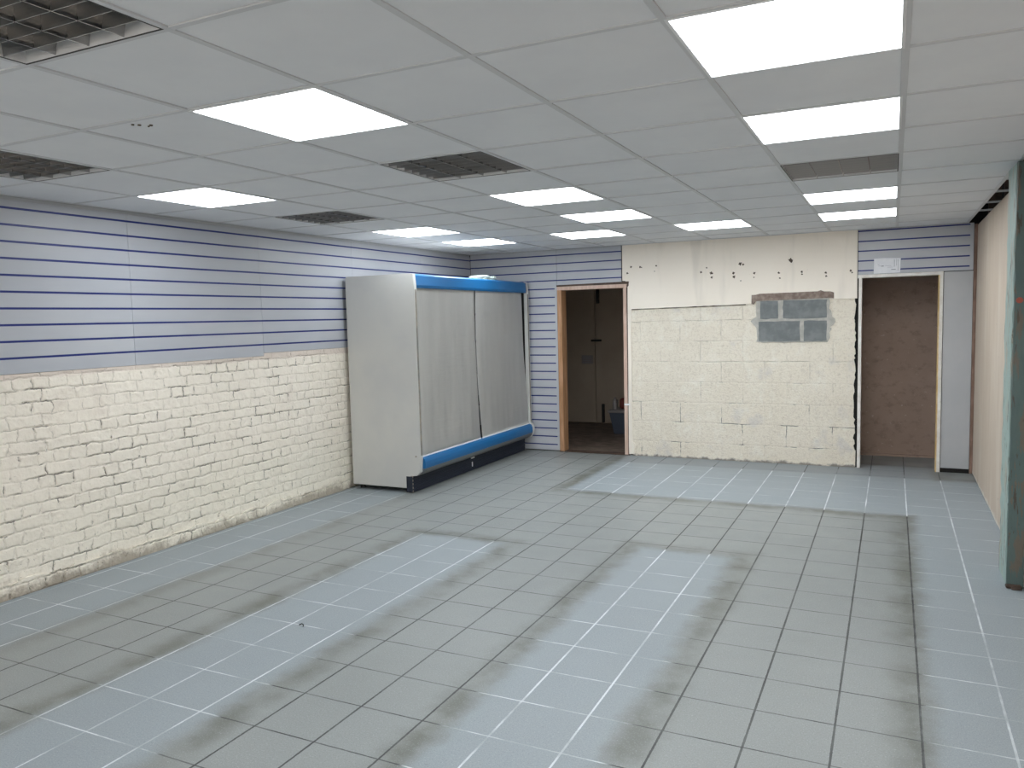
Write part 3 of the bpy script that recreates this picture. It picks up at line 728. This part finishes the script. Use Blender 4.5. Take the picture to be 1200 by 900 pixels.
# ------------------------------------------------------------------ ceiling lights
def led_panel():
    t = thing('ceiling_light', 'x', 'ceiling light', (0, 0, H), 'lit square LED panels in the suspended ceiling')
    a, c = .2985, .2995
    bm = nb(); w_ = .011
    for q in ((-a, a, -c, -c+w_), (-a, a, c-w_, c), (-a, -a+w_, -c+w_, c-w_), (a-w_, a, -c+w_, c-w_)): bx(bm, *q, -.003, .010, .001)
    obj('frame', bm, 'white_metal', t)
    bm = nb(); bx(bm, -a+w_, a-w_, -c+w_, c-w_, .0005, .006); obj('diffuser', bm, 'led', t)
    return t
def louvre():
    t = thing('louvre_light', 'x', 'ceiling light', (0, 0, H), 'unlit square louvre light fittings in the ceiling')
    a = .292
    bm = nb()
    for q in ((-a, a, -a, -a+.006), (-a, a, a-.006, a), (-a, -a+.006, -a, a), (a-.006, a, -a, a)): bx(bm, *q, .000, .10)
    bx(bm, -a, a, -a, a, .10, .106)
    obj('housing', bm, 'white_metal', t)
    bm = nb()
    for q in ((-a-.001, a+.001, -a-.001, -a+.005), (-a-.001, a+.001, a-.005, a+.001), (-a-.001, -a+.005, -a+.005, a-.005), (a-.005, a+.001, -a+.005, a-.005)): bx(bm, *q, -.0012, .0005)
    obj('louvre_rim', bm, 'black', t)
    def vblade(bm, axis, p, q0, q1, wt, zb, zt):
        n = 5; pr = [(p-wt/2*((k/n)**1.8)-.0012, zb+(zt-zb)*k/n) for k in range(n+1)] + [(p+wt/2*((k/n)**1.8)+.0012, zb+(zt-zb)*k/n) for k in range(n, -1, -1)]
        prism(bm, pr, axis, q0, q1)
    bm = nb()
    for k in range(1, 4): vblade(bm, 'y', -a + 2*a*k/4, -a+.007, a-.007, .036, .002, .055)
    obj('reflector', bm, 'alu', t)
    bm = nb()
    for k in range(1, 8):
        p = -a + 2*a*k/8
        for c in range(4):
            x0, x1 = -a+2*a*c/4, -a+2*a*(c+1)/4
            vblade(bm, 'x', p, x0+.004, x1-.004, .012, .001, .046)
    obj('cross_blade', bm, 'alu_matt', t)
    for c in range(4):
        bm = nb(); cyl(bm, (-a+2*a*(c+.5)/4, -a+.02, .078), .013, 2*a-.04, 'y', 14); obj('fluorescent_tube', bm, 'tube', t)
    return t
def ctr(i, j): return (.6*i+.3, GY*(j+.5), H)
ledlab = {(-1, 0): 'very large lit panel nearest the camera at top right of photo', (-1, 2): 'lit panel second from the camera in the right-hand row, before the louvre',
 (-1, 6): 'lit panel in right-hand row just beyond the louvre fitting', (-1, 8): 'farthest lit panel in the right-hand row, closest to right doorway',
 (-3, 8): 'lit panel above the cream back wall plaster, alone left of right-hand row', (-4, 0): 'large lit panel at upper left, nearest lit one of the middle row',
 (-4, 4): 'lit panel in middle row just beyond the brownish louvre', (-4, 6): 'lit panel of the middle row second beyond the louvre, before the back doorway',
 (-5, 8): 'lit panel closest to the brown framed doorway', (-7, 2): 'lit panel nearest the left slatwall in the foreground of the left row',
 (-7, 6): 'lit panel in left row above the fridge, nearer of the two there', (-7, 8): 'farthest lit panel of the left row, over the far fridge end',
 (-1, -2): 'added unseen lit panel in right-hand row overhead beside the camera', (-4, -4): 'added unseen lit panel in the middle row behind the camera', (-1, -5): 'added unseen lit panel in right-hand row behind the camera', (-7, -4): 'added unseen lit panel in left row behind the camera'}
proto = None
for c in LED:
    if proto is None: proto = led_panel(); proto.location = ctr(*c); proto['label'] = ledlab[c]
    else: dup(proto, ctr(*c), ledlab[c])
loulab = {(-4, -2): 'big open louvre fitting cut by top left corner of the photo', (-7, 0): 'unlit louvre fitting at left photo edge above slatwall',
 (-4, 2): 'unlit louvre fitting in middle row between two lit panels', (-7, 4): 'unlit louvre fitting in left row between lit panels, left of the fridge',
 (-1, 4): 'unlit louvre fitting in right-hand row between lit panels', (-7, -2): 'unlit louvre fitting in left row behind the photo edge'}
proto = None
for c in LOUV:
    if proto is None: proto = louvre(); proto.location = ctr(*c); proto['label'] = loulab[c]
    else: dup(proto, ctr(*c), loulab[c])

# tiny scrap on the floor
bm = nb(); tube(bm, [(-.018, 0, .003), (-.006, .008, .008), (.008, .004, .006), (.016, -.008, .003)], .003); o = obj('plastic_scrap', bm, 'rubber'); o.location = (-2.83, .965, .0)
tag(o, 'tiny black curled scrap lying on the pale floor tiles', 'scrap')
